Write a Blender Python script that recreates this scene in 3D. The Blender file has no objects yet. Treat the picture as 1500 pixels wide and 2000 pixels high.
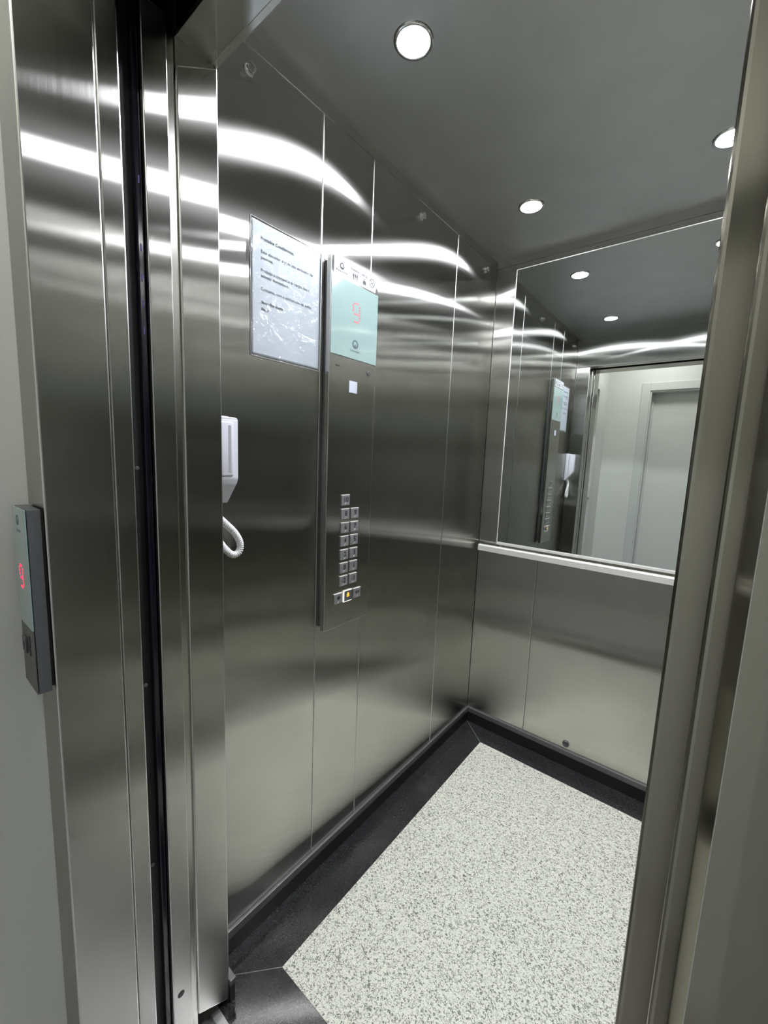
import bpy, bmesh, math, random
from mathutils import Vector, Matrix

random.seed(7)
SC = bpy.context.scene
COL = SC.collection
PI = math.pi

# ------------------------------------------------------------------ dimensions
D = 1.4297          # depth of the cabin (mirror plane)
W = 1.125           # width of the cabin
H = 2.33            # cabin ceiling
YF = -0.0393        # inside face of the front return
ZH = 2.119          # height of the doorway
PX = 0.097          # left edge of the doorway
YL = -0.345         # landing wall plane
YB = -1.25          # far wall of the hall
HH = 2.62           # hall ceiling
HL, HR = -0.006, 2.30

# ------------------------------------------------------------------ materials
def mat(name):
    m = bpy.data.materials.new(name)
    m.use_nodes = True
    nt = m.node_tree
    b = nt.nodes['Principled BSDF']
    return m, nt, b

def plain(name, col, rough=0.5, metal=0.0, coat=0.0, spec=0.5):
    m, nt, b = mat(name)
    b.inputs['Base Color'].default_value = (*col, 1)
    b.inputs['Roughness'].default_value = rough
    b.inputs['Metallic'].default_value = metal
    b.inputs['Coat Weight'].default_value = coat
    b.inputs['Coat Roughness'].default_value = 0.06
    b.inputs['Specular IOR Level'].default_value = spec
    return m

def emis(name, col, strength):
    m, nt, b = mat(name)
    b.inputs['Base Color'].default_value = (0, 0, 0, 1)
    b.inputs['Emission Color'].default_value = (*col, 1)
    b.inputs['Emission Strength'].default_value = strength
    return m

def steel(name, col, ru, rv, tangent=(0, 0, 1), grain=0.05, wave=0.0, halo=0.10):
    """Brushed stainless steel. ru: spread along `tangent` (the scratch direction),
    rv: spread across the scratches."""
    m, nt, b = mat(name)
    N, L = nt.nodes, nt.links
    out = [n for n in N if n.type == 'OUTPUT_MATERIAL'][0]
    N.remove(b)
    rough = math.sqrt(math.sqrt(ru * rv))
    lobes = []
    for k, (u_, v_) in enumerate(((ru, rv), (min(ru * 5, 0.3), max(rv * 1.25, ru)))):
        b = N.new('ShaderNodeBsdfAnisotropic')
        b.distribution = 'BECKMANN'
        b.inputs['Anisotropy'].default_value = 1 - math.sqrt(u_ / v_) if v_ > u_ else 0.0
        lobes.append((b, math.sqrt(math.sqrt(u_ * v_)) / rough))
    mxs = N.new('ShaderNodeMixShader'); mxs.inputs[0].default_value = halo
    L.new(lobes[0][0].outputs[0], mxs.inputs[1]); L.new(lobes[1][0].outputs[0], mxs.inputs[2])
    L.new(mxs.outputs[0], out.inputs[0])
    cv = N.new('ShaderNodeCombineXYZ')
    for i in range(3):
        cv.inputs[i].default_value = tangent[i] + (0.001, 0.002, 0.0)[i]
    for b, f_ in lobes: L.new(cv.outputs[0], b.inputs['Tangent'])
    sc = (420, 420, 3) if tangent[2] else (3, 420, 420)
    tc = N.new('ShaderNodeTexCoord')
    mp = N.new('ShaderNodeMapping'); mp.inputs['Scale'].default_value = sc
    L.new(tc.outputs['Object'], mp.inputs[0])
    no = N.new('ShaderNodeTexNoise'); no.inputs['Scale'].default_value = 1.0
    no.inputs['Detail'].default_value = 3
    L.new(mp.outputs[0], no.inputs['Vector'])
    mr = N.new('ShaderNodeMapRange')
    mr.inputs['To Min'].default_value = rough * (1 - grain)
    mr.inputs['To Max'].default_value = rough * (1 + grain)
    L.new(no.outputs['Fac'], mr.inputs['Value'])
    for b, f_ in lobes:
        mu = N.new('ShaderNodeMath'); mu.operation = 'MULTIPLY'; mu.inputs[1].default_value = f_
        L.new(mr.outputs[0], mu.inputs[0]); L.new(mu.outputs[0], b.inputs['Roughness'])
    # faint finger marks and wiping stains, fixed to the sheet
    n2 = N.new('ShaderNodeTexNoise'); n2.inputs['Scale'].default_value = 7
    n2.inputs['Detail'].default_value = 4
    L.new(tc.outputs['Object'], n2.inputs['Vector'])
    r2 = N.new('ShaderNodeMapRange')
    r2.inputs['From Min'].default_value = 0.3; r2.inputs['From Max'].default_value = 0.7
    r2.inputs['To Min'].default_value = 0.95; r2.inputs['To Max'].default_value = 1.03
    L.new(n2.outputs['Fac'], r2.inputs['Value'])
    mx = N.new('ShaderNodeVectorMath'); mx.operation = 'SCALE'
    mx.inputs[0].default_value = col
    L.new(r2.outputs[0], mx.inputs['Scale'])
    for b, f_ in lobes: L.new(mx.outputs[0], b.inputs['Color'])
    if wave:
        n3 = N.new('ShaderNodeTexNoise'); n3.inputs['Scale'].default_value = 3.0
        n3.inputs['Detail'].default_value = 0
        L.new(tc.outputs['Object'], n3.inputs['Vector'])
        bp = N.new('ShaderNodeBump'); bp.inputs['Distance'].default_value = wave
        bp.inputs['Strength'].default_value = 1.0
        L.new(n3.outputs['Fac'], bp.inputs['Height'])
        for b, f_ in lobes: L.new(bp.outputs[0], b.inputs['Normal'])
    return m

M = {}
STEEL = (0.56, 0.555, 0.522)
M['steel'] = steel('brushed_steel', STEEL, 0.0065, 0.30, wave=0.0004)
M['steel_fine'] = steel('brushed_steel_fine', STEEL, 0.008, 0.20, grain=0.03)
M['steel_plain'] = steel('satin_steel', (0.55, 0.54, 0.5), 0.06, 0.10)
M['steel_near'] = steel('frame_steel', STEEL, 0.0075, 0.25)
M['steel_dim_reflection'] = steel('door_steel_dim_reflection', (0.34, 0.325, 0.275), 0.014, 0.12)  # darkened: the dim reflection of an unbuilt person is put into the colour
M['steel_edge'] = steel('bent_steel_edge', (0.66, 0.66, 0.63), 0.14, 0.20)
M['steel_ceiling'] = steel('ceiling_steel', (0.74, 0.745, 0.76), 0.25, 0.32, tangent=(1, 0, 0))
M['alu'] = plain('anodised_aluminium', (0.90, 0.89, 0.85), 0.30, 0.35)
M['alu_sill'] = plain('sill_aluminium', (0.8, 0.8, 0.8), 0.35, 1.0)
M['trim_metal'] = plain('skirting_metal', (0.16, 0.16, 0.16), 0.45, 0.7)
M['black'] = plain('black_skirting', (0.012, 0.012, 0.013), 0.30)
M['void'] = plain('dark_recess', (0.006, 0.006, 0.007), 0.6)
M['curtain'] = plain('light_curtain_black', (0.008, 0.006, 0.014), 0.12)
M['chrome'] = plain('chrome', (0.75, 0.75, 0.75), 0.12, 1.0)
M['grey_plastic'] = plain('grey_plastic', (0.085, 0.09, 0.095), 0.42)
M['dark_plate'] = plain('dark_faceplate', (0.13, 0.13, 0.12), 0.38, 0.6)
M['white_plastic'] = plain('white_plastic', (0.78, 0.78, 0.86), 0.30)
M['groove_grey'] = plain('groove_grey', (0.42, 0.44, 0.46), 0.4)
M['white_cord'] = plain('white_cord', (0.82, 0.82, 0.82), 0.4)
M['label_white'] = plain('label_white', (0.50, 0.515, 0.54), 0.3)
M['ink'] = plain('black_ink', (0.02, 0.022, 0.03), 0.5)
M['grey_ink'] = plain('grey_print', (0.09, 0.13, 0.14), 0.4)
M['pale_line'] = plain('pale_print', (0.35, 0.37, 0.40), 0.5)
M['glass_mint'] = plain('mint_glass', (0.285, 0.385, 0.372), 0.07, coat=0.5)
M['lens_white'] = plain('white_lens', (0.55, 0.585, 0.66), 0.2)
M['key'] = plain('button_key', (0.33, 0.33, 0.34), 0.35, 0.5)
M['key_top_highlight'] = plain('button_top_highlight', (0.95, 0.95, 0.93), 0.25, 0.3)  # near-white colour painting the light that button tops catch from above
M['braille'] = plain('braille_dots', (0.85, 0.85, 0.83), 0.25, 0.5)
M['wall_white'] = plain('white_wall_paint', (0.70, 0.715, 0.69), 0.55)
M['door_white'] = plain('white_door_paint', (0.72, 0.735, 0.71), 0.42)
M['frame_grey'] = plain('grey_door_frame', (0.62, 0.64, 0.62), 0.42)
M['hall_ceiling'] = plain('hall_ceiling_paint', (0.75, 0.75, 0.73), 0.7)
M['window_dark'] = plain('dark_window_glass', (0.02, 0.022, 0.025), 0.05)
M['led_red'] = emis('red_led', (1.0, 0.10, 0.14), 1.6)
M['led_red_deep'] = emis('red_led_deep', (1.0, 0.03, 0.08), 2.2)
M['led_violet'] = emis('violet_led', (0.18, 0.1, 1.0), 0.12)
M['amber'] = emis('amber_glow', (1.0, 0.52, 0.05), 1.3)
M['rim_glow'] = emis('lit_rim', (1.0, 0.93, 0.86), 1.1)
LAMP = 700.0
M['lamp'] = emis('spot_lens', (0.965, 0.99, 1.05), LAMP)
M['hall_lamp'] = emis('hall_lamp_lens', (1.0, 0.985, 0.955), 33.0)

# mirror
m, nt, b = mat('mirror_silver')
b.inputs['Base Color'].default_value = (0.73, 0.76, 0.74, 1)
b.inputs['Metallic'].default_value = 1
b.inputs['Roughness'].default_value = 0.0
M['mirror'] = m

# clear studs
m, nt, b = mat('clear_plastic')
b.inputs['Base Color'].default_value = (0.97, 0.98, 0.98, 1)
b.inputs['Roughness'].default_value = 0.08
b.inputs['Transmission Weight'].default_value = 1
b.inputs['IOR'].default_value = 1.45
M['clear'] = m

# light granite
def granite(name, ca, cb, scale, lo, hi, rough):
    m, nt, b = mat(name)
    N, L = nt.nodes, nt.links
    tc = N.new('ShaderNodeTexCoord')
    n1 = N.new('ShaderNodeTexNoise'); n1.inputs['Scale'].default_value = scale
    n1.inputs['Detail'].default_value = 2.5; n1.inputs['Roughness'].default_value = 0.62
    n1.inputs['Distortion'].default_value = 1.1
    L.new(tc.outputs['Object'], n1.inputs['Vector'])
    r = N.new('ShaderNodeValToRGB')
    e = r.color_ramp.elements
    e[0].position = lo; e[0].color = (*ca, 1)
    e[1].position = hi; e[1].color = (*cb, 1)
    L.new(n1.outputs['Fac'], r.inputs[0])
    n2 = N.new('ShaderNodeTexNoise'); n2.inputs['Scale'].default_value = scale * 2.3
    n2.inputs['Detail'].default_value = 1
    L.new(tc.outputs['Object'], n2.inputs['Vector'])
    mr = N.new('ShaderNodeMapRange'); mr.inputs['To Min'].default_value = 0.72
    mr.inputs['To Max'].default_value = 1.22
    L.new(n2.outputs['Fac'], mr.inputs['Value'])
    vm = N.new('ShaderNodeVectorMath'); vm.operation = 'SCALE'
    L.new(r.outputs[0], vm.inputs[0]); L.new(mr.outputs[0], vm.inputs['Scale'])
    L.new(vm.outputs[0], b.inputs['Base Color'])
    b.inputs['Roughness'].default_value = rough
    return m
M['granite'] = granite('light_granite', (0.14, 0.145, 0.125), (0.83, 0.84, 0.74), 185, 0.385, 0.51, 0.30)
M['granite_dark'] = granite('dark_granite', (0.010, 0.010, 0.011), (0.040, 0.041, 0.042), 260, 0.42, 0.7, 0.09)
M['hall_tile'] = granite('hall_tile', (0.40, 0.40, 0.39), (0.50, 0.50, 0.49), 9, 0.3, 0.7, 0.2)

# paper
m, nt, b = mat('white_paper')
b.inputs['Base Color'].default_value = (0.43, 0.465, 0.51, 1)
b.inputs['Roughness'].default_value = 0.7
M['paper'] = m
# laminating film: clear with a crinkled gloss
m, nt, b = mat('laminate_film')
N, L = nt.nodes, nt.links
N.remove(b)
out = [n for n in N if n.type == 'OUTPUT_MATERIAL'][0]
tr = N.new('ShaderNodeBsdfTransparent'); tr.inputs[0].default_value = (0.97, 0.98, 0.98, 1)
gl = N.new('ShaderNodeBsdfGlossy'); gl.inputs['Roughness'].default_value = 0.10
gl.inputs['Color'].default_value = (1, 1, 1, 1)
lw = N.new('ShaderNodeValue'); lw.outputs[0].default_value = 0.045
tc = N.new('ShaderNodeTexCoord')
n1 = N.new('ShaderNodeTexNoise'); n1.inputs['Scale'].default_value = 26
n1.inputs['Detail'].default_value = 3; n1.inputs['Distortion'].default_value = 1.6
L.new(tc.outputs['Object'], n1.inputs['Vector'])
bp = N.new('ShaderNodeBump'); bp.inputs['Distance'].default_value = 0.006
bp.inputs['Strength'].default_value = 0.8
L.new(n1.outputs['Fac'], bp.inputs['Height'])
L.new(bp.outputs[0], gl.inputs['Normal'])
ms = N.new('ShaderNodeMixShader')
L.new(lw.outputs[0], ms.inputs[0]); L.new(tr.outputs[0], ms.inputs[1]); L.new(gl.outputs[0], ms.inputs[2])
L.new(ms.outputs[0], out.inputs[0])
M['film'] = m

# ------------------------------------------------------------------ mesh helpers
OFF = {}
EDGED = ('steel', 'steel_fine', 'steel_near')

def box(bm, x0, x1, y0, y1, z0, z1, bevel=0.0, seg=2):
    vs = [bm.verts.new((x, y, z)) for x in (x0, x1) for y in (y0, y1) for z in (z0, z1)]
    idx = [(0, 1, 3, 2), (4, 6, 7, 5), (0, 4, 5, 1), (2, 3, 7, 6), (0, 2, 6, 4), (1, 5, 7, 3)]
    fs = [bm.faces.new([vs[i] for i in f]) for f in idx]
    if bevel:
        es = list({e for f in fs for e in f.edges})
        bmesh.ops.bevel(bm, geom=es, offset=bevel, segments=seg, affect='EDGES', profile=0.5)

def prism(bm, pts, axis, a, b_, bevel=0.0, seg=2):
    """pts: outline in the two other axes (cyclic order), extruded along axis from a to b_."""
    def put(p, t):
        if axis == 'x': return (t, p[0], p[1])
        if axis == 'y': return (p[0], t, p[1])
        return (p[0], p[1], t)
    A = [bm.verts.new(put(p, a)) for p in pts]
    B = [bm.verts.new(put(p, b_)) for p in pts]
    n = len(pts)
    fs = [bm.faces.new(A), bm.faces.new(B[::-1])]
    for i in range(n):
        fs.append(bm.faces.new((A[i], B[i], B[(i + 1) % n], A[(i + 1) % n])))
    bmesh.ops.recalc_face_normals(bm, faces=fs)
    if bevel:
        es = list({e for f in fs for e in f.edges})
        bmesh.ops.bevel(bm, geom=es, offset=bevel, segments=seg, affect='EDGES', profile=0.5)

def lathe(bm, prof, c, axis, n=32):
    """prof: list of (radius, height along axis) from c; closed at ends when radius is 0."""
    ax = Vector(axis).normalized()
    u = ax.orthogonal().normalized(); v = ax.cross(u)
    rings = []
    for r, h in prof:
        if r < 1e-6:
            rings.append([bm.verts.new(Vector(c) + ax * h)])
        else:
            rings.append([bm.verts.new(Vector(c) + ax * h + (u * math.cos(t) + v * math.sin(t)) * r)
                          for t in [2 * PI * k / n for k in range(n)]])
    fs = []
    for a, b_ in zip(rings, rings[1:]):
        for k in range(n):
            q = [a[k % len(a)], a[(k + 1) % len(a)], b_[(k + 1) % len(b_)], b_[k % len(b_)]]
            q = list(dict.fromkeys(q))
            if len(q) >= 3:
                fs.append(bm.faces.new(q))
    bmesh.ops.recalc_face_normals(bm, faces=fs)

def tube(bm, pts, r, n=8, cap=True):
    pts = [Vector(p) for p in pts]
    rings = []
    up = Vector((0.13, 0.2, 0.97))
    for i, p in enumerate(pts):
        t = (pts[min(i + 1, len(pts) - 1)] - pts[max(i - 1, 0)]).normalized()
        u = t.cross(up)
        if u.length < 1e-4: u = t.orthogonal()
        u.normalize(); v = t.cross(u).normalized()
        up = -u.cross(t) if False else u.cross(t)
        rings.append([bm.verts.new(p + (u * math.cos(2 * PI * k / n) + v * math.sin(2 * PI * k / n)) * r) for k in range(n)])
    fs = []
    for a, b_ in zip(rings, rings[1:]):
        for k in range(n):
            fs.append(bm.faces.new((a[k], a[(k + 1) % n], b_[(k + 1) % n], b_[k])))
    if cap:
        fs.append(bm.faces.new(rings[0][::-1])); fs.append(bm.faces.new(rings[-1]))
    bmesh.ops.recalc_face_normals(bm, faces=fs)

def obj(name, bm, material, parent=None, smooth=False):
    me = bpy.data.meshes.new(name)
    edged = material in EDGED
    if edged:                                   # folded or sheared edges are not brushed
        bm.normal_update()
        for f in bm.faces:
            f.material_index = 1 if max(abs(c) for c in f.normal) < 0.985 else 0
    if parent is None:
        xs = [v.co.x for v in bm.verts]; ys = [v.co.y for v in bm.verts]; zs = [v.co.z for v in bm.verts]
        o0 = Vector(((min(xs) + max(xs)) / 2, (min(ys) + max(ys)) / 2, min(zs)))
    else:
        o0 = OFF[parent.name]
    for v in bm.verts:
        v.co -= o0
    bmesh.ops.recalc_face_normals(bm, faces=bm.faces[:]) if False else None
    bm.to_mesh(me); bm.free()
    if material: me.materials.append(M[material])
    if edged: me.materials.append(M['steel_edge'])
    if smooth:
        for p in me.polygons: p.use_smooth = True
    o = bpy.data.objects.new(name, me)
    COL.objects.link(o)
    if parent is None:
        o.location = o0
    else:
        o.parent = parent
    OFF[o.name] = o0
    return o

def bobj(name, material, parent, *boxes, bevel=0.0, seg=2, smooth=False):
    bm = bmesh.new()
    for q in boxes: box(bm, *q, bevel=bevel, seg=seg)
    return obj(name, bm, material, parent, smooth)

def thing(name, label, cat, loc, group=None):
    o = bpy.data.objects.new(name, None)
    COL.objects.link(o)
    o.location = loc; o.empty_display_size = 0.05
    OFF[o.name] = Vector(loc)
    return tag(o, label, cat, group)

def tag(o, label, cat, group=None):
    o['label'] = label; o['category'] = cat
    if group: o['group'] = group
    return o

def struct(o):
    o['kind'] = 'structure'
    return o

# flat printing: shapes are given in a 2D frame (right, up) and placed on a face
FRAME_L = (Vector((0, 1, 0)), Vector((0, 0, 1)), Vector((1, 0, 0)))     # left wall, seen from inside
FRAME_H = (Vector((1, 0, 0)), Vector((0, 0, 1)), Vector((0, -1, 0)))    # landing wall, seen from the hall

def place(frame, org, a, b_, h=0.0):
    return Vector(org) + frame[0] * a + frame[1] * b_ + frame[2] * h

def flat(bm, frame, org, pts, t=0.0004):
    lo = [bm.verts.new(place(frame, org, a, b_, 0)) for a, b_ in pts]
    hi = [bm.verts.new(place(frame, org, a, b_, t)) for a, b_ in pts]
    n = len(pts)
    fs = [bm.faces.new(hi), bm.faces.new(lo[::-1])]
    for i in range(n):
        fs.append(bm.faces.new((lo[i], lo[(i + 1) % n], hi[(i + 1) % n], hi[i])))
    bmesh.ops.recalc_face_normals(bm, faces=fs)

def circ(cx, cy, rx, ry=None, n=24, a0=0.0):
    ry = ry or rx
    return [(cx + rx * math.cos(a0 + 2 * PI * k / n), cy + ry * math.sin(a0 + 2 * PI * k / n)) for k in range(n)]

def ring(bm, frame, org, cx, cy, ro, ri, dy=0.0, n=32, t=0.0004):
    for k in range(n):
        a, b_ = 2 * PI * k / n, 2 * PI * (k + 1) / n
        flat(bm, frame, org, [(cx + ro * math.cos(a), cy + ro * math.sin(a)), (cx + ro * math.cos(b_), cy + ro * math.sin(b_)),
                              (cx + ri * math.cos(b_), cy + dy + ri * math.sin(b_)), (cx + ri * math.cos(a), cy + dy + ri * math.sin(a))], t)

def logo(name, frame, org, r, material, parent):
    bm = bmesh.new()
    ring(bm, frame, org, 0, 0, r, r * 0.60, dy=r * 0.08)
    flat(bm, frame, org, [(-r * 0.40, -r * 0.62), (r * 0.40, -r * 0.62), (r * 0.06, r * 0.02), (-r * 0.06, r * 0.02)], 0.0005)
    return obj(name, bm, material, parent)

def text(name, s, frame, org, width, size, material, parent, align='L', bold=0.0, shear=0.0, t=0.0004, height=None):
    cu = bpy.data.curves.new(name, 'FONT')
    cu.body = s; cu.size = 1.0; cu.resolution_u = 3
    cu.offset = bold; cu.shear = shear
    tmp = bpy.data.objects.new('tmp', cu)
    COL.objects.link(tmp)
    bpy.context.view_layer.update()
    dg = bpy.context.evaluated_depsgraph_get()
    me = bpy.data.meshes.new_from_object(tmp.evaluated_get(dg))
    bpy.data.objects.remove(tmp); bpy.data.curves.remove(cu)
    bm = bmesh.new(); bm.from_mesh(me); bpy.data.meshes.remove(me)
    xs = [v.co.x for v in bm.verts]; ys = [v.co.y for v in bm.verts]
    x0, x1 = min(xs), max(xs)
    sx = width / (x1 - x0) if width else size
    sy = size
    yo = 0.0
    if height:
        sy = height / (max(ys) - min(ys)); yo = min(ys)
        if not width: sx = sy
    w = (x1 - x0) * sx
    sh = {'L': 0.0, 'C': -w / 2}[align]
    for v in bm.verts:
        v.co = place(frame, org, (v.co.x - x0) * sx + sh, (v.co.y - yo) * sy, t)
    bmesh.ops.recalc_face_normals(bm, faces=bm.faces[:])
    return obj(name, bm, material, parent)

# ================================================================== CABIN SHELL
G = 0.0004   # half joint between sheets
def wall_sheet(parent, rects, axis, face, depth, bevel=0.0022):
    """steel sheets: rects are (a0, a1, z0, z1) on a wall whose visible face lies at `face`"""
    for a0, a1, z0, z1 in rects:
        bm = bmesh.new()
        if axis == 'x':
            lo, hi = sorted((face, face + depth))
            box(bm, lo, hi, a0 + G, a1 - G, z0, z1, bevel=bevel, seg=3)
        else:
            lo, hi = sorted((face, face + depth))
            box(bm, a0 + G, a1 - G, lo, hi, z0, z1, bevel=bevel, seg=3)
        obj('wall_panel', bm, 'steel', parent)

S1, S2, S3 = 0.3187, 0.5277, 1.0528
ZP = 2.300
# left wall
wl = struct(bobj('wall_left', 'steel_plain', None, (-0.04, -0.012, YF - 0.08, D + 0.04, 0, H)))
wall_sheet(wl, [(YF, S1, 0.06, ZP), (S1, S2, 0.06, ZP), (S2, S3, 0.06, ZP), (S3, D, 0.06, ZP)], 'x', 0.0, -0.012)
bobj('wall_frieze', 'steel', wl, (-0.012, 0.0, YF, D, ZP + 0.0004, H))
# back wall
wb = struct(bobj('wall_back', 'steel_plain', None, (-0.012, W + 0.012, D + 0.012, D + 0.04, 0, H)))
SB1, SB2 = 0.305, 0.90
wall_sheet(wb, [(0.0, SB1, 0.06, 0.999), (SB1, SB2, 0.06, 0.999), (SB2, W, 0.06, 0.999),
                (0.0, W, 1.0, ZP)], 'y', D, 0.012)
bobj('wall_frieze', 'steel', wb, (0.0, W, D, D + 0.012, ZP + 0.0004, H))
# right wall
wr = struct(bobj('wall_right', 'steel_plain', None, (W + 0.012, W + 0.04, YF - 0.08, D + 0.04, 0, H)))
wall_sheet(wr, [(YF, S1, 0.06, ZP), (S1, S2 + 0.16, 0.06, ZP), (S2 + 0.16, S3, 0.06, ZP), (S3, D, 0.06, ZP)], 'x', W, 0.012)
bobj('wall_frieze', 'steel', wr, (W, W + 0.012, YF, D, ZP + 0.0004, H))
# front returns and transom
wf = struct(bobj('wall_front', 'steel_plain', None, (0.0, W, YF - 0.03, YF - 0.012, ZH + 0.015, H)))
bm = bmesh.new()
prism(bm, [(YF, 0.010), (YF, ZH), (-0.1185, 2.0724), (-0.1185, 0.057)], 'x', 0.0, PX, bevel=0.0028, seg=3)
obj('door_post', bm, 'steel_near', wf)
bobj('post_head', 'steel_near', wf, (0.02, PX - 0.003, -0.1185, YF - 0.006, 2.05, ZH))
bobj('door_post', 'steel_near', wf, (0.907, W, -0.1185, YF, 0.0, ZH), bevel=0.002)
bobj('transom', 'steel', wf, (0.0, W, -0.012 + YF, YF, ZH, H), bevel=0.0012)
bobj('soffit', 'steel_fine', wf, (PX - 0.05, 0.93, -0.1165, YF - 0.0005, ZH + 0.0005, ZH + 0.012), bevel=0.001)
# strike post of the cabin door (left)
st = struct(bobj('trim_1', 'steel_near', None, (0.03, PX, -0.1755, -0.1335, 0.0, 2.14), bevel=0.002, seg=3))
bobj('groove', 'steel_plain', st, (0.03, PX - 0.006, -0.1335, -0.1185, 0.0, 2.14))
bm = bmesh.new()
lathe(bm, [(0.0, 0.0), (0.0075, 0.0), (0.0075, 0.0006), (0.0, 0.0006)], (PX, -0.158, 0.163), (1, 0, 0), 24)
obj('screw_hole', bm, 'void', st)

# ceiling
struct(bobj('ceiling', 'steel_ceiling', None, (-0.01, W + 0.01, YF - 0.03, D + 0.03, H, H + 0.05)))

# floor
BX, BY, FY = 0.1398, 0.1185, 0.0943
fl = struct(bobj('floor', 'granite', None, (BX, W - BX, FY, D - BY, -0.03, 0.0), bevel=0.0004))
M['grout'] = plain('joint_grout', (0.22, 0.22, 0.22), 0.7)
bobj('floor_bed', 'grout', fl, (0.0, W, -0.062, D, -0.031, -0.0012))
def quad_slab(name, pts):
    bm = bmesh.new(); prism(bm, pts, 'z', -0.03, -0.0002, bevel=0.0005, seg=1)
    return struct(obj(name, bm, 'granite_dark'))
g = 0.0008
FE = -0.062
quad_slab('trim_2', [(0, FE + g), (BX - g, FY + g), (BX - g, D - BY - g), (0, D - g)])
quad_slab('trim_3', [(0 + g, D), (BX + g, D - BY + g), (W - BX - g, D - BY + g), (W - g, D)])
quad_slab('trim_4', [(W, D - g), (W - BX + g, D - BY - g), (W - BX + g, FY + g), (W, FE + g)])
quad_slab('trim_5', [(W - g, FE), (W - BX - g, FY - g), (BX + g, FY - g), (g, FE)])

# skirting
def skirting(name, blk, trim):
    o = struct(bobj(name, 'black', None, blk))
    bobj('skirting_cap', 'trim_metal', o, trim, bevel=0.0015)
    return o
skirting('baseboard_left', (0.0, 0.006, YF, D, 0.0, 0.057), (0.0, 0.010, YF, D, 0.056, 0.0803))
skirting('baseboard_back', (0.006, W - 0.006, D - 0.006, D, 0.0, 0.057), (0.010, W - 0.010, D - 0.010, D, 0.056, 0.0803))
skirting('baseboard_right', (W - 0.006, W, YF, D, 0.0, 0.057), (W - 0.010, W, YF, D, 0.056, 0.0803))
skirting('baseboard_front', (0.006, PX + 0.004, YF, YF + 0.014, 0.0, 0.050), (0.010, PX + 0.006, YF, YF + 0.016, 0.050, 0.066))

# black mechanism space above the doors
struct(bobj('trim_6', 'void', None, (-0.2, 1.75, -0.209, -0.1195, 2.17, 2.45)))
struct(bobj('trim_7', 'void', None, (-0.12, 0.055, -0.209, -0.177, 0.0, 2.169)))
# sills
def sill(name, y0, y1, n):
    bm = bmesh.new()
    prof = [(y0, -0.03)]
    w = (y1 - y0) / (2 * n + 1)
    for k in range(n):
        a = y0 + w * (2 * k + 1)
        prof += [] if k else [(y0, -0.001)]
        prof += [(a, -0.001), (a, -0.012), (a + w * 0.8, -0.012), (a + w * 0.8, -0.001)]
    prof += [(y1, -0.001), (y1, -0.03)]
    prism(bm, prof, 'x', 0.0, 1.7)
    return struct(obj(name, bm, 'alu_sill'))
sill('trim_8', -0.176, -0.0625, 3)
sill('trim_9', -0.30, -0.209, 2)

# ================================================================== HALL
struct(bobj('floor', 'hall_tile', None, (HL - 0.1, HR + 0.1, YB - 0.1, -0.301, -0.06, 0.0)))
struct(bobj('ceiling', 'hall_ceiling', None, (HL - 0.1, HR + 0.1, YB - 0.1, YL + 0.12, HH, HH + 0.1)))
FX0, FX1 = -0.005, 1.035     # landing door frame, outer edges
FZ = 2.26
struct(bobj('wall_landing', 'wall_white', None,
            (FX1 + 0.001, HR, YL, YL + 0.12, 0, HH),
            (HL, FX1 + 0.001, YL, YL + 0.12, FZ + 0.001, HH)))
SY0, SY1, SZ = -0.835, -0.50, 2.075     # opening of the cupboard door in the side wall
struct(bobj('wall_hall_left', 'wall_white', None, (HL - 0.1, HL, YB - 0.1, SY0, 0, HH), (HL - 0.1, HL, SY1, YL + 0.12, 0, HH), (HL - 0.1, HL, SY0, SY1, SZ, HH)))
d2 = struct(bobj('door_2', 'door_white', None, (HL - 0.07, HL - 0.035, SY0 + 0.008, SY1 - 0.008, 0.004, SZ - 0.008), bevel=0.002))
bobj('door_casing', 'frame_grey', d2, (HL, HL + 0.012, SY0 - 0.14, SY0, 0, SZ + 0.05), (HL, HL + 0.012, SY1, SY1 + 0.05, 0, SZ + 0.05), (HL, HL + 0.012, SY0, SY1, SZ, SZ + 0.05), bevel=0.003)
bobj('door_lock', 'frame_grey', d2, (HL - 0.035, HL + 0.014, SY0 - 0.004, SY0 + 0.03, 1.10, 1.22), bevel=0.003)
struct(bobj('wall_hall_right', 'wall_white', None, (HR, HR + 0.1, YB - 0.1, YL + 0.12, 0, HH)))
# far wall with an opening for the flat's door
DX0, DX1, DZ = 0.345, 1.165, 2.105     # clear opening of the door
struct(bobj('wall_hall_back', 'wall_white', None,
            (HL, DX0, YB - 0.16, YB, 0, HH), (DX0, DX1, YB - 0.16, YB, DZ, HH), (DX1, HR, YB - 0.16, YB, 0, HH)))
d1 = struct(bobj('door_1', 'door_white', None, (DX0 + 0.012, DX1 - 0.012, YB - 0.145, YB - 0.105, 0.004, DZ - 0.012), bevel=0.002))
cas = 0.07
bobj('door_casing', 'frame_grey', d1, (DX0 - cas, DX0, YB, YB + 0.012, 0, DZ + cas), (DX1, DX1 + cas, YB, YB + 0.012, 0, DZ + cas),
     (DX0, DX1, YB, YB + 0.012, DZ, DZ + cas), bevel=0.002)
bobj('door_jamb', 'frame_grey', d1, (DX0, DX0 + 0.012, YB - 0.16, YB, 0, DZ), (DX1 - 0.012, DX1, YB - 0.16, YB, 0, DZ),
     (DX0 + 0.012, DX1 - 0.012, YB - 0.16, YB, DZ - 0.012, DZ), (DX0 + 0.012, DX0 + 0.026, YB - 0.104, YB - 0.09, 0, DZ - 0.012))
bm = bmesh.new()
tube(bm, [(DX1 - 0.09, YB - 0.105, 1.02), (DX1 - 0.09, YB - 0.065, 1.02), (DX1 - 0.10, YB - 0.06, 1.02), (DX1 - 0.21, YB - 0.06, 1.02)], 0.009, 10)
obj('door_handle', bm, 'chrome', d1, True)
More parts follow.
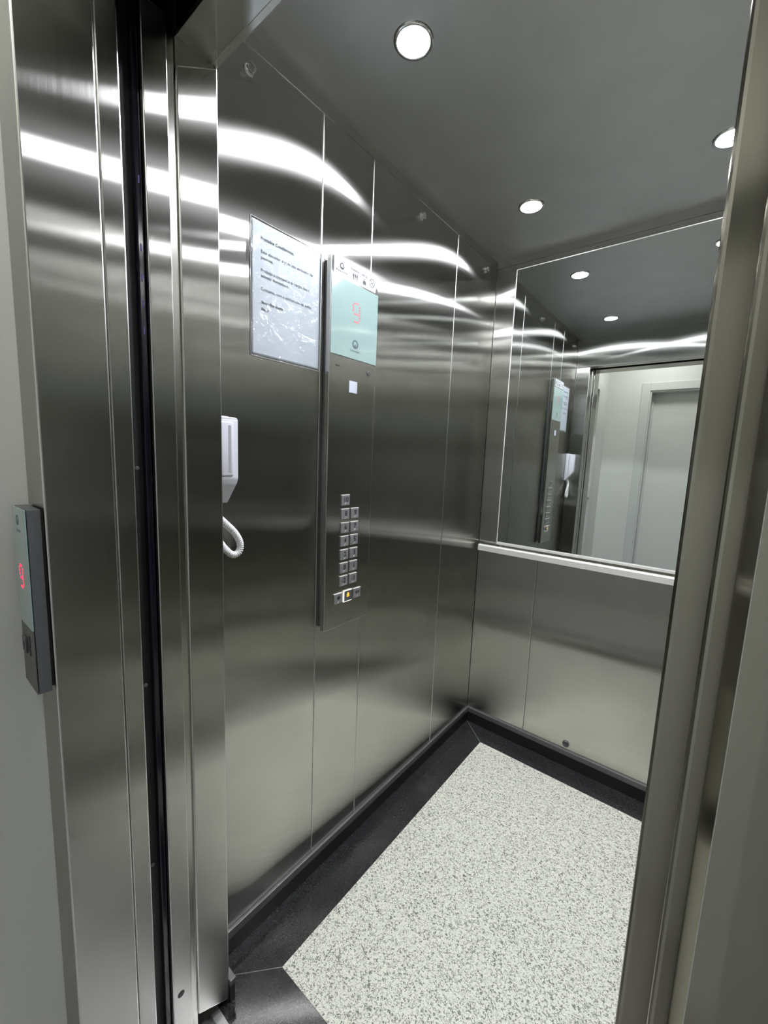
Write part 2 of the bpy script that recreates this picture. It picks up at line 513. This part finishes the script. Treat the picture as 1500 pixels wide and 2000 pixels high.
hl = thing('ceiling_lamp', 'round white flush lamp on the hall ceiling outside the lift', 'ceiling lamp', (0.45, -0.80, HH))
bm = bmesh.new(); lathe(bm, [(0.0, 0.0), (0.165, 0.0), (0.165, -0.045), (0.15, -0.05), (0.0, -0.05)], (0.45, -0.80, HH), (0, 0, 1), 40)
obj('lamp_housing', bm, 'white_plastic', hl)
bm = bmesh.new(); lathe(bm, [(0.145, -0.0505), (0.145, -0.058), (0.10, -0.066), (0.0, -0.07)], (0.45, -0.80, HH), (0, 0, 1), 40)
obj('lamp_diffuser', bm, 'hall_lamp', hl)

# ================================================================== LANDING DOOR FRAME AND DOORS
df = thing('door_frame', 'brushed steel landing door frame lining the lift doorway', 'door frame', (0.515, YL, 0))
def ljamb(pts, bev=0.003):
    bm = bmesh.new(); prism(bm, pts, 'z', 0.0, FZ, bevel=bev, seg=3)
    return obj('jamb', bm, 'steel_near', df)
ljamb([(FX0, YL), (PX, YL), (PX, -0.2444), (FX0, -0.2444)])
bobj('inner_stop', 'steel_near', df, (0.02, PX, -0.2440, -0.2105, 0.0, FZ), bevel=0.0025)
ljamb([(0.935, -0.3444), (0.943, YL), (FX1, YL), (FX1, -0.25), (0.935, -0.25)], 0.0003).data.materials[0] = M['steel_dim_reflection']  # right jamb also takes the steel with the dark reflection in its colour
bobj('header', 'steel_near', df, (PX, 0.935, YL, -0.2105, 2.125, FZ), bevel=0.0018)

ld = thing('landing_door', 'brushed steel sliding landing door pushed back behind the right frame', 'sliding door', (1.3, -0.228, 0.005))
bobj('door_panel', 'steel_dim_reflection', ld, (0.926, 1.035, -0.243, -0.211, 0.006, 2.12), bevel=0.003, seg=3)
cd = thing('cabin_door', 'brushed steel sliding cabin door edge nearest the lift interior at right', 'sliding door', (1.3, -0.15, 0.005))
bobj('door_panel', 'steel_dim_reflection', cd, (0.907, 1.12, -0.1755, -0.135, 0.006, 2.14), bevel=0.004, seg=3)

# light curtain in the gap on the left
lc = thing('light_curtain', 'black vertical door sensor strip in the gap of the left doorpost', 'door sensor', (0.075, -0.19, 0.0))
bobj('housing', 'curtain', lc, (0.055, 0.086, -0.188, -0.177, 0.0, 2.165), bevel=0.002)
bobj('backing', 'void', lc, (0.055, 0.072, -0.2095, -0.188, 0.0, 2.165))
for z in (1.362, 0.927, 0.516):
    bm = bmesh.new(); lathe(bm, [(0.004, 0), (0.004, 0.002), (0.0025, 0.003), (0, 0.003)], (0.072, -0.198, z), (1, 0, 0), 12)
    obj('screw', bm, 'trim_metal', lc)
for z in (1.86, 1.75, 1.70, 1.655, 1.61):
    bm = bmesh.new(); box(bm, 0.086, 0.0866, -0.1835, -0.1815, z - 0.006, z + 0.006)
    obj('led', bm, 'led_violet', lc)

# ================================================================== SPOTLIGHTS
GR = 'recessed spotlights in the lift ceiling'
def spot(label, x, y):
    t = thing('spotlight', label, 'spotlight', (x, y, H), GR)
    bm = bmesh.new(); lathe(bm, [(0.037, -0.001), (0.037, -0.004), (0.044, -0.003), (0.046, 0.0)], (x, y, H), (0, 0, 1), 40)
    obj('spot_ring', bm, 'chrome', t, True)
    bm = bmesh.new(); lathe(bm, [(0.0368, -0.0005), (0.0368, -0.0028), (0.0, -0.0028)], (x, y, H), (0, 0, 1), 40)
    obj('spot_lens', bm, 'lamp', t)
spot('largest and brightest round ceiling spotlight, nearest the doorway on the control panel side', 0.2796, 0.3308)
spot('middle round ceiling spotlight, in front of the mirror on the control panel side', 0.2796, 1.0835)
spot('round ceiling spotlight in front of the mirror, half cut off by the right door edge', 0.8458, 1.0835)
spot('round ceiling spotlight hidden behind the right doorpost, nearest the doorway', 0.8458, 0.3308)

# ================================================================== MIRROR AND HANDRAIL
MX0, MX1, MZ0, MZ1 = 0.1013, W - 0.1013, 1.0048, 2.271
mr = thing('mirror', 'large wall mirror above the handrail on the back wall of the lift', 'mirror', ((MX0 + MX1) / 2, D, MZ0))
bobj('mirror_glass', 'mirror', mr, (MX0, MX1, D - 0.004, D - 0.0002, MZ0, MZ1))
e = 0.004
for q in ((MX0 - e, MX0 - 0.0002, D - 0.0055, D - 0.0002, MZ0 - e, MZ1 + e), (MX1 + 0.0002, MX1 + e, D - 0.0055, D - 0.0002, MZ0 - e, MZ1 + e),
          (MX0, MX1, D - 0.007, D - 0.0002, MZ1 + 0.0002, MZ1 + e), (MX0, MX1, D - 0.012, D - 0.0002, MZ0 - 0.012, MZ0 - 0.0002)):
    bobj('edge_trim', 'alu', mr, q, bevel=0.001)
hr = thing('handrail', 'horizontal bright ribbed metal handrail across the back wall under the mirror', 'handrail', (W / 2, D, 0.95))
bm = bmesh.new()
yb, yf_ = D - 0.030, D - 0.050
prof = [(yb, 0.956), (yf_ + 0.003, 0.956)]
for k in range(4):
    z = 0.9575 + k * 0.0065
    prof += [(yf_, z), (yf_, z + 0.0045), (yf_ + 0.0018, z + 0.0053), (yf_ + 0.0018, z + 0.0058)]
prof += [(yf_ + 0.003, 0.9845), (yf_ + 0.010, 0.9865), (yb, 0.9865)]
prism(bm, prof, 'x', 0.022, W - 0.022)
obj('rail_bar', bm, 'alu', hr)
for x in (0.115, W / 2, W - 0.115):
    bm = bmesh.new()
    lathe(bm, [(0.0, 0.0), (0.02, 0.0), (0.02, -0.004), (0.009, -0.005), (0.009, -0.032)], (x, D, 0.970), (0, 1, 0), 24)
    obj('rail_bracket', bm, 'chrome', hr, True)

# small studs on the left wall, plug at the foot of the back wall
def stud(label, y, z):
    bm = bmesh.new()
    lathe(bm, [(0.0, 0.0005), (0.012, 0.0005), (0.013, 0.003), (0.011, 0.006), (0.006, 0.009), (0.007, 0.013), (0.010, 0.016), (0.009, 0.019), (0.0, 0.020)], (0.0, y, z), (1, 0, 0), 20)
    tag(obj('wall_stud', bm, 'clear', None, True), label, 'plastic stud', 'clear plastic studs near the top of the left wall')
stud('clear plastic stud high on the left wall, nearest the doorway above the notice', 0.090, 2.2465)
stud('clear plastic stud high on the left wall, above and right of the control panel', 0.783, 2.247)
stud('clear plastic stud high on the left wall, nearest the back corner', 1.298, 2.252)
bm = bmesh.new()
lathe(bm, [(0.015, 0.0005), (0.015, 0.004), (0.011, 0.006), (0.010, 0.003), (0.0, 0.003)], (0.5074, D, 0.108), (0, -1, 0), 24)
tag(obj('wall_plug', bm, 'trim_metal', None, True), 'small round metal plug just above the skirting of the back wall', 'plug')

# ================================================================== CAR OPERATING PANEL
CX = 0.0293
CY0, CY1, CZ0, CZ1 = 0.3285, 0.5310, 0.858, 1.9492
cp = thing('control_panel', 'tall brushed steel lift control panel with mint display and floor buttons on the left wall', 'control panel', (0.0, (CY0 + CY1) / 2, CZ0))
bobj('back_box', 'grey_plastic', cp, (0.0005, 0.012, CY0 + 0.004, CY1 - 0.006, CZ0 + 0.012, CZ1 - 0.012))
bobj('face_plate', 'steel_fine', cp, (0.012, CX, CY0, CY1, CZ0, CZ1), bevel=0.0016, seg=3)
dg_ = bobj('display_glass', 'glass_mint', cp, (CX, CX + 0.0022, 0.3301, 0.5302, 1.6877, 1.8989), bevel=0.0008)
lb = bobj('label_strip', 'label_white', cp, (CX - 0.001, CX + 0.0012, 0.3390, 0.5172, 1.9026, 1.9502), bevel=0.0003)
lo = CX + 0.0012
logo('emblem', FRAME_L, (lo, 0.3698, 1.9293), 0.0088, 'ink', lb)
text('lettering', 'Atlas Schindler', FRAME_L, (lo, 0.3535, 1.9135), 0.041, 0.0075, 'ink', lb, bold=0.01)
bm = bmesh.new(); flat(bm, FRAME_L, (lo, 0.3490, 1.9160), [(-0.003, -0.0022), (0.003, -0.0022), (0.0008, 0.0025), (-0.0008, 0.0025)])
obj('small_mark', bm, 'ink', lb)
for y, z0, z1 in ((0.4008, 1.9085, 1.9455), (0.4474, 1.9075, 1.9465), (0.4822, 1.9070, 1.9465)):
    bm = bmesh.new()
    flat(bm, FRAME_L, (lo, y, 0), [(-0.0003, z0), (0.0003, z0), (0.0003, z1), (-0.0003, z1)])
    obj('divider_line', bm, 'pale_line', lb)
text('lettering', 'CAPACIDADE', FRAME_L, (lo, 0.4245, 1.9425), 0.021, 0.0034, 'ink', lb, 'C')
text('lettering', '8 pessoas', FRAME_L, (lo, 0.4238, 1.9348), 0.036, 0.0082, 'ink', lb, 'C', bold=0.015)
for k in range(3):
    yc = 0.4168 + 0.0075 * k
    bm = bmesh.new(); o3 = (lo, yc, 1.9103)
    flat(bm, FRAME_L, o3, circ(0, 0.0178, 0.0013, n=14))
    flat(bm, FRAME_L, o3, [(-0.0011, 0), (-0.0004, 0), (0, 0.006), (0.0004, 0), (0.0011, 0), (0.0014, 0.0085), (0.0027, 0.0085), (0.0026, 0.0148), (0.0018, 0.0160),
                           (-0.0018, 0.0160), (-0.0026, 0.0148), (-0.0027, 0.0085), (-0.0014, 0.0085)])
    obj('person_icon', bm, 'ink', lb)
text('lettering', 'CARGA MÁXIMA', FRAME_L, (lo, 0.4648, 1.9425), 0.026, 0.0034, 'ink', lb, 'C')
text('lettering', '600 kg', FRAME_L, (lo, 0.4648, 1.9335), 0.024, 0.0082, 'ink', lb, 'C', bold=0.015)
bm = bmesh.new(); o3 = (lo, 0.4648, 1.9110)
flat(bm, FRAME_L, o3, [(-0.0070, 0), (0.0070, 0), (0.0062, 0.0105), (-0.0062, 0.0105)])
flat(bm, FRAME_L, o3, [(-0.0010, 0.0105), (0.0010, 0.0105), (0.0010, 0.0130), (-0.0010, 0.0130)])
flat(bm, FRAME_L, o3, [(0.0, 0.0130), (0.0032, 0.0165), (-0.0032, 0.0165)])
obj('weight_icon', bm, 'ink', lb)
bm = bmesh.new(); o3 = (lo, 0.4997, 1.9268)
ring(bm, FRAME_L, o3, 0, 0, 0.0122, 0.0106)
flat(bm, FRAME_L, o3, [(-0.0082, 0.0070), (-0.0070, 0.0082), (0.0082, -0.0070), (0.0070, -0.0082)])
flat(bm, FRAME_L, o3, [(-0.0070, -0.0035), (-0.0062, -0.0048), (0.0070, 0.0030), (0.0062, 0.0043)], 0.0006)
obj('no_smoking_icon', bm, 'ink', lb)
# display
go = CX + 0.0022
logo('emblem', FRAME_L, (go, 0.4315, 1.7312), 0.0128, 'grey_ink', dg_)
text('lettering', 'Schindler', FRAME_L, (go, 0.4312, 1.7085), 0.0425, 0.0110, 'grey_ink', dg_, 'C')
NINE = ['.##.', '#..#', '#..#', '.##.', '..##', '...#', '...#', '.##.']
NINE = ['.###.', '#...#', '#...#', '#...#', '.####', '....#', '....#', '.###.']
def dots(frame, org, dx, dz, r, material, parent):
    bm = bmesh.new()
    for i, row in enumerate(NINE):
        for j, c in enumerate(row):
            if c == '#':
                flat(bm, frame, org, circ((j - 2) * dx, (3.5 - i) * dz, r, n=12), 0.0003)
    return obj('floor_number', bm, material, parent)
dots(FRAME_L, (go, 0.4325, 1.8210), 0.0070, 0.0074, 0.0026, 'led_red', dg_)
# small items of the steel part
for y in (0.3555, 0.3620, 0.3685):
    bm = bmesh.new(); lathe(bm, [(0, 0.0004), (0.0022, 0.0004), (0.0022, 0.0)], (CX, y, 1.6586), (1, 0, 0), 12); obj('speaker_hole', bm, 'void', cp)
bm = bmesh.new(); lathe(bm, [(0.0078, 0), (0.0078, 0.0015), (0.0068, 0.0022), (0, 0.0022)], (CX, 0.4992, 1.6594), (1, 0, 0), 24)
kl = obj('key_switch', bm, 'trim_metal', cp)
bobj('key_slot', 'void', kl, (CX + 0.0018, CX + 0.0026, 0.4982, 0.5002, 1.6545, 1.6643))
bobj('emergency_light', 'lens_white', cp, (CX - 0.001, CX + 0.0012, 0.4115, 0.4462, 1.5896, 1.6240), bevel=0.0004)

def seven(y0, ztop, s, edge='key_top_highlight'):
    bw, bh, bd = 0.0345, 0.0330, 0.0032
    o = bobj('floor_button', 'key', cp, (CX, CX + bd, y0, y0 + bw, ztop - bh, ztop - 0.0022), bevel=0.0006)
    bobj('button_top_highlight', edge, o, (CX, CX + bd + 0.0002, y0, y0 + bw, ztop - 0.0021, ztop), bevel=0.0004)  # painted highlight: white strip along the top of the button
    return o, CX + bd, y0 + bw / 2, ztop
rows = [(1.2807, '10', None), (1.2372, '8', '9'), (1.1939, '6', '7'), (1.1512, '4', '5'), (1.1077, '2', '3'), (1.0650, '0', '1'), (1.0226, '-2', '-1')]
BRAILLE = {'1': [(0, 0)], '2': [(0, 0), (0, 1)], '3': [(0, 0), (1, 0)], '4': [(0, 0), (1, 0), (1, 1)], '5': [(0, 0), (1, 1)], '6': [(0, 0), (0, 1), (1, 0)],
           '7': [(0, 0), (0, 1), (1, 0), (1, 1)], '8': [(0, 0), (0, 1), (1, 1)], '9': [(0, 1), (1, 0)], '0': [(0, 1), (1, 0), (1, 1)], '#': [(1, 0), (1, 1), (0, 2), (1, 2)], '-': [(0, 2), (1, 2)]}
def braille(o, x, y, z, s):
    bm = bmesh.new(); cells = '#' + s
    for k, ch in enumerate(cells):
        for a, b_ in BRAILLE.get(ch, [(0, 0)]):
            c = (x, y + 0.003 + (k - len(cells) / 2) * 0.0052 + a * 0.0022, z - b_ * 0.0022)
            lathe(bm, [(0.0011, 0), (0.0008, 0.0007), (0, 0.0009)], c, (1, 0, 0), 8)
    obj('braille_dots', bm, 'braille', o)
for zt, a, b_ in rows:
    for y0, s in ((0.3906, a), (0.4336, b_)):
        if s is None: continue
        o, x, yc, z = seven(y0, zt, s)
        hgt = 0.0165
        text('numeral', s, FRAME_L, (x, yc + 0.002 - (0.003 if s[0] == '-' else 0), z - 0.0232), None, 1, 'ink', o, 'C', bold=0.012, t=0.0006, height=hgt)
        braille(o, x, yc, z - 0.0255, s)
# door hold, alarm, door close
o, x, yc, z = seven(0.3682, 0.9690, '')
bm = bmesh.new(); o3 = (x, yc + 0.001, z - 0.0145)
flat(bm, FRAME_L, o3, [(-0.0008, -0.008), (0.0008, -0.008), (0.0008, 0.008), (-0.0008, 0.008)], 0.0006)
flat(bm, FRAME_L, o3, [(-0.0085, 0), (-0.002, 0.006), (-0.002, -0.006)], 0.0006); flat(bm, FRAME_L, o3, [(0.0085, 0), (0.002, -0.006), (0.002, 0.006)], 0.0006)
obj('door_open_icon', bm, 'ink', o); braille(o, x, yc, z - 0.0265, '1')
o, x, yc, z = seven(0.4546, 0.9688, '')
bm = bmesh.new(); o3 = (x, yc + 0.001, z - 0.0145)
flat(bm, FRAME_L, o3, [(-0.0008, -0.008), (0.0008, -0.008), (0.0008, 0.008), (-0.0008, 0.008)], 0.0006)
flat(bm, FRAME_L, o3, [(-0.0018, 0), (-0.008, 0.006), (-0.008, -0.006)], 0.0006); flat(bm, FRAME_L, o3, [(0.0018, 0), (0.008, -0.006), (0.008, 0.006)], 0.0006)
obj('door_close_icon', bm, 'ink', o); braille(o, x, yc, z - 0.0265, '1')
bw = 0.0345
o = bobj('alarm_button', 'grey_plastic', cp, (CX, CX + 0.0032, 0.4115, 0.4460, 0.9355, 0.9690), bevel=0.0006)
x = CX + 0.0032
bobj('lit_rim', 'rim_glow', o, (CX, x + 0.0005, 0.4094, 0.4470, 0.9690, 0.9712), (CX, x + 0.0005, 0.4094, 0.4116, 0.9336, 0.9690), (CX, x + 0.0005, 0.4116, 0.4470, 0.9336, 0.9354))
bm = bmesh.new(); o3 = (x, 0.4292, 0.9475)
out_ = [(-0.0072, 0.0022), (-0.0050, 0.0045), (-0.0048, 0.0105)] + [(0.0048 * math.cos(t), 0.0105 + 0.0052 * math.sin(t)) for t in [PI - PI * k / 10 for k in range(1, 10)]] + [(0.0048, 0.0105), (0.0050, 0.0045), (0.0072, 0.0022)]
flat(bm, FRAME_L, o3, out_, 0.0006)
flat(bm, FRAME_L, o3, circ(0, 0.0010, 0.0016, n=10), 0.0006)
obj('bell_icon', bm, 'amber', o)

# ================================================================== NOTICE
ns = thing('notice_sign', 'laminated white paper notice with printed text on the left wall beside the control panel', 'notice', (0.0, 0.205, 1.637))
def sheet(name, y0, y1, z0, z1, x, material, amp, parent, thick=0.0003):
    bm = bmesh.new(); ny, nz = 44, 60
    grid = []
    for i in range(ny + 1):
        row = []
        for j in range(nz + 1):
            y = y0 + (y1 - y0) * i / ny; z = z0 + (z1 - z0) * j / nz
            w = amp * (0.5 + 0.3 * math.sin(23 * z + 9 * y) + 0.2 * math.sin(61 * y - 17 * z))
            row.append(bm.verts.new((x + w, y, z)))
        grid.append(row)
    fs = []
    for i in range(ny):
        for j in range(nz):
            fs.append(bm.faces.new((grid[i][j], grid[i + 1][j], grid[i + 1][j + 1], grid[i][j + 1])))
    r = bmesh.ops.extrude_face_region(bm, geom=fs) if thick else {'geom': []}
    for v in [q for q in r['geom'] if isinstance(q, bmesh.types.BMVert)]: v.co.x -= thick
    bmesh.ops.recalc_face_normals(bm, faces=bm.faces[:])
    return obj(name, bm, material, parent, True)
pp = sheet('paper', 0.0972, 0.3125, 1.6400, 1.9470, 0.0012, 'paper', 0.0006, ns)
sl = sheet('plastic_sleeve', 0.0935, 0.3155, 1.6355, 1.9515, 0.0030, 'film', 0.0016, ns, 0)
bm = bmesh.new()
ya, yb_, za, zb_, t_ = 0.0931, 0.3159, 1.6351, 1.9519, 0.0008
oo = [(ya, za), (yb_, za), (yb_, zb_), (ya, zb_)]; ii = [(ya + t_, za + t_), (yb_ - t_, za + t_), (yb_ - t_, zb_ - t_), (ya + t_, zb_ - t_)]
vo = [[bm.verts.new((x, *p)) for p in q] for x in (0.0006, 0.0030) for q in (oo, ii)]
for k in range(4):
    l = (k + 1) % 4
    bm.faces.new((vo[2][k], vo[2][l], vo[3][l], vo[3][k])); bm.faces.new((vo[0][k], vo[0][l], vo[2][l], vo[2][k]))
    bm.faces.new((vo[1][k], vo[1][l], vo[3][l], vo[3][k])); bm.faces.new((vo[0][k], vo[0][l], vo[1][l], vo[1][k]))
bmesh.ops.recalc_face_normals(bm, faces=bm.faces[:])
obj('sleeve_edge', bm, 'label_white', ns)
P0 = 0.0018
LINES = [('Prezados Condôminos,', 1.9093, 0.2222, 0.017, 0), ('Este elevador é para uso exclusivo de', 1.8792, 0.2860, 0, 0), ('pessoas.', 1.8655, 0.1582, 0, 0),
         ('Proibido o transporte de cargas, lixo e', 1.8368, 0.2760, 0, 0), ('animais domésticos.', 1.8243, 0.2061, 0, 0), ('Contamos com a colaboração de todos.', 1.7945, 0.2847, 0, 0),
         ('Marcos Pires Bezerra', 1.7640, 0.1878, 0.02, 0.35), ('Síndico', 1.7483, 0.1446, 0.02, 0.35)]
for s, z, y1, bold, sh in LINES:
    text('lettering', s, FRAME_L, (P0, 0.1225, z), y1 - 0.1225, 0.0102 if not sh else 0.0090, 'ink', pp, bold=bold + 0.006, shear=sh)

# ================================================================== INTERCOM
ic = thing('intercom_phone', 'white wall intercom handset with coiled cord, half hidden behind the left doorpost', 'intercom phone', (0.0, -0.005, 1.275))
Y0, Y1 = -0.0355, 0.0235
bm = bmesh.new()
prism(bm, [(0.0006, 1.295), (0.020, 1.300), (0.024, 1.335), (0.024, 1.480), (0.0006, 1.481)], 'y', Y0 + 0.004, Y1 - 0.002, bevel=0.003, seg=3)
obj('cradle', bm, 'white_plastic', ic, True)
bm = bmesh.new()
prism(bm, [(0.026, 1.478), (0.055, 1.476), (0.058, 1.470), (0.0575, 1.338), (0.052, 1.326), (0.010, 1.276), (0.002, 1.279), (0.0010, 1.292), (0.026, 1.322)], 'y', Y0, Y1, bevel=0.004, seg=3)
hs = obj('handset', bm, 'white_plastic', ic, True)
bm = bmesh.new()
box(bm, 0.030, 0.0612, Y0 + 0.010, Y1 - 0.014, 1.345, 1.465, bevel=0.0025, seg=3)
obj('handset_grip', bm, 'white_plastic', hs, True)
bobj('grip_groove', 'groove_grey', hs, (0.058, 0.0616, -0.004, 0.003, 1.352, 1.458), bevel=0.0005)
# coiled cord: centre line by Catmull-Rom, then a helix round it
ctl = [(0.022, -0.026, 1.300), (0.022, -0.022, 1.277), (0.026, -0.012, 1.250), (0.030, 0.004, 1.231), (0.031, 0.026, 1.208), (0.031, 0.041, 1.182), (0.031, 0.040, 1.160), (0.031, 0.024, 1.152),
       (0.030, 0.006, 1.166), (0.027, -0.010, 1.190), (0.023, -0.022, 1.225), (0.016, -0.026, 1.262), (0.012, -0.026, 1.300), (0.012, -0.026, 1.310)]
ctl = [Vector(c) for c in ctl]
path = []
for i in range(1, len(ctl) - 2):
    for k in range(40):
        t = k / 40
        p0, p1, p2, p3 = ctl[i - 1:i + 3]
        path.append(0.5 * ((2 * p1) + (-p0 + p2) * t + (2 * p0 - 5 * p1 + 4 * p2 - p3) * t * t + (-p0 + 3 * p1 - 3 * p2 + p3) * t ** 3))
helix = []; s_ = 0.0; up = Vector((1, 0, 0)); per = 12
dist = [0.0]
for a, b_ in zip(path, path[1:]): dist.append(dist[-1] + (b_ - a).length)
tot = dist[-1]; turns = tot / 0.0046; nst = int(turns * per)
j = 0
for k in range(nst + 1):
    d_ = tot * k / nst
    while j < len(dist) - 2 and dist[j + 1] < d_: j += 1
    f_ = (d_ - dist[j]) / max(dist[j + 1] - dist[j], 1e-9)
    c = path[j].lerp(path[j + 1], f_)
    tg = (path[min(j + 1, len(path) - 1)] - path[max(j - 1, 0)]).normalized()
    u = (up - tg * up.dot(tg)).normalized(); v = tg.cross(u); up = u
    rr = 0.0066 * min(1, d_ / 0.02 + 0.15, (tot - d_) / 0.02 + 0.15)
    an = 2 * PI * turns * k / nst
    helix.append(c + (u * math.cos(an) + v * math.sin(an)) * rr)
bm = bmesh.new(); tube(bm, helix, 0.0022, 7)
obj('coiled_cord', bm, 'white_cord', ic, True)

# ================================================================== LANDING CALL STATION
LX0, LX1, LZ0, LZ1 = 0.0118, 0.0925, 0.990, 1.2975
LY = -0.3675
cs = thing('call_switch_panel', 'slim grey lift call station with pale green display on the landing door frame', 'call station', (0.05, YL, LZ0))
bobj('back_box', 'void', cs, (LX0 + 0.006, LX1 - 0.002, -0.3485, YL - 0.0005, LZ0 + 0.008, LZ1 - 0.006))
bobj('housing', 'grey_plastic', cs, (LX0, LX1, LY + 0.001, -0.349, LZ0, LZ1), bevel=0.001)
ZS = 1.100
lg = bobj('display_glass', 'glass_mint', cs, (LX0, LX1, LY - 0.0022, LY, ZS, LZ1), bevel=0.0006)
fp = bobj('face_plate', 'dark_plate', cs, (LX0, LX1, LY - 0.0012, LY, LZ0, ZS - 0.0004), bevel=0.0005)
ly = LY - 0.0022
logo('emblem', FRAME_H, (0.0455, ly, 1.2765), 0.0085, 'grey_ink', lg)
text('lettering', 'Schindler', FRAME_H, (0.0515, ly, 1.2575), 0.028, 0.0070, 'grey_ink', lg, 'C')
dots(FRAME_H, (0.0460, ly, 1.1830), 0.0052, 0.0052, 0.0020, 'led_red_deep', lg)
ly = LY - 0.0012
cb = bobj('call_button', 'grey_plastic', cs, (0.024, 0.046, ly - 0.003, ly, 1.048, 1.076), bevel=0.0008)
bm = bmesh.new(); flat(bm, FRAME_H, (0.035, ly - 0.003, 1.0605), [(-0.006, 0.006), (0, -0.007), (0.006, 0.006)], 0.0005); obj('arrow_icon', bm, 'ink', cb)
bobj('indicator_slot', 'void', cs, (0.060, 0.0668, ly - 0.0005, ly, 1.049, 1.083))
text('lettering', '9', FRAME_H, (0.035, ly, 1.0805), None, 1, 'ink', cs, 'C', height=0.006)

# ================================================================== CAMERA AND RENDER SETTINGS
cam = bpy.data.cameras.new('camera')
co = bpy.data.objects.new('camera', cam)
COL.objects.link(co)
cam.sensor_fit = 'HORIZONTAL'; cam.sensor_width = 36.0
cam.lens = 36.0 * 809.3067 / 1500.0
cam.clip_start = 0.01; cam.clip_end = 50
R = Vector((0.7778, 0.6274, 0.0383)); F = Vector((-0.6185, 0.7748, -0.1309)); U = Vector((-0.1118, 0.0781, 0.9907))
F.normalize(); R = (R - F * R.dot(F)).normalized(); U = R.cross(F)
mw = Matrix(((R.x, U.x, -F.x, 0.9229), (R.y, U.y, -F.y, -0.5162), (R.z, U.z, -F.z, 1.4), (0, 0, 0, 1)))
co.matrix_world = mw
SC.camera = co

w = bpy.data.worlds.new('world'); SC.world = w; w.use_nodes = True
w.node_tree.nodes['Background'].inputs[0].default_value = (0.02, 0.02, 0.02, 1)
w.node_tree.nodes['Background'].inputs[1].default_value = 0.0
vs = SC.view_settings
SC.display_settings.display_device = 'sRGB'
vs.view_transform = 'Standard'; vs.look = 'None'; vs.exposure = 0.0; vs.gamma = 1.0; vs.use_curve_mapping = False
cy = SC.cycles
cy.max_bounces = 14; cy.glossy_bounces = 12; cy.diffuse_bounces = 5; cy.transmission_bounces = 8; cy.transparent_max_bounces = 12
cy.sample_clamp_indirect = 8.0
cy.caustics_reflective = True; cy.caustics_refractive = True; cy.blur_glossy = 0.0
cy.use_denoising = True
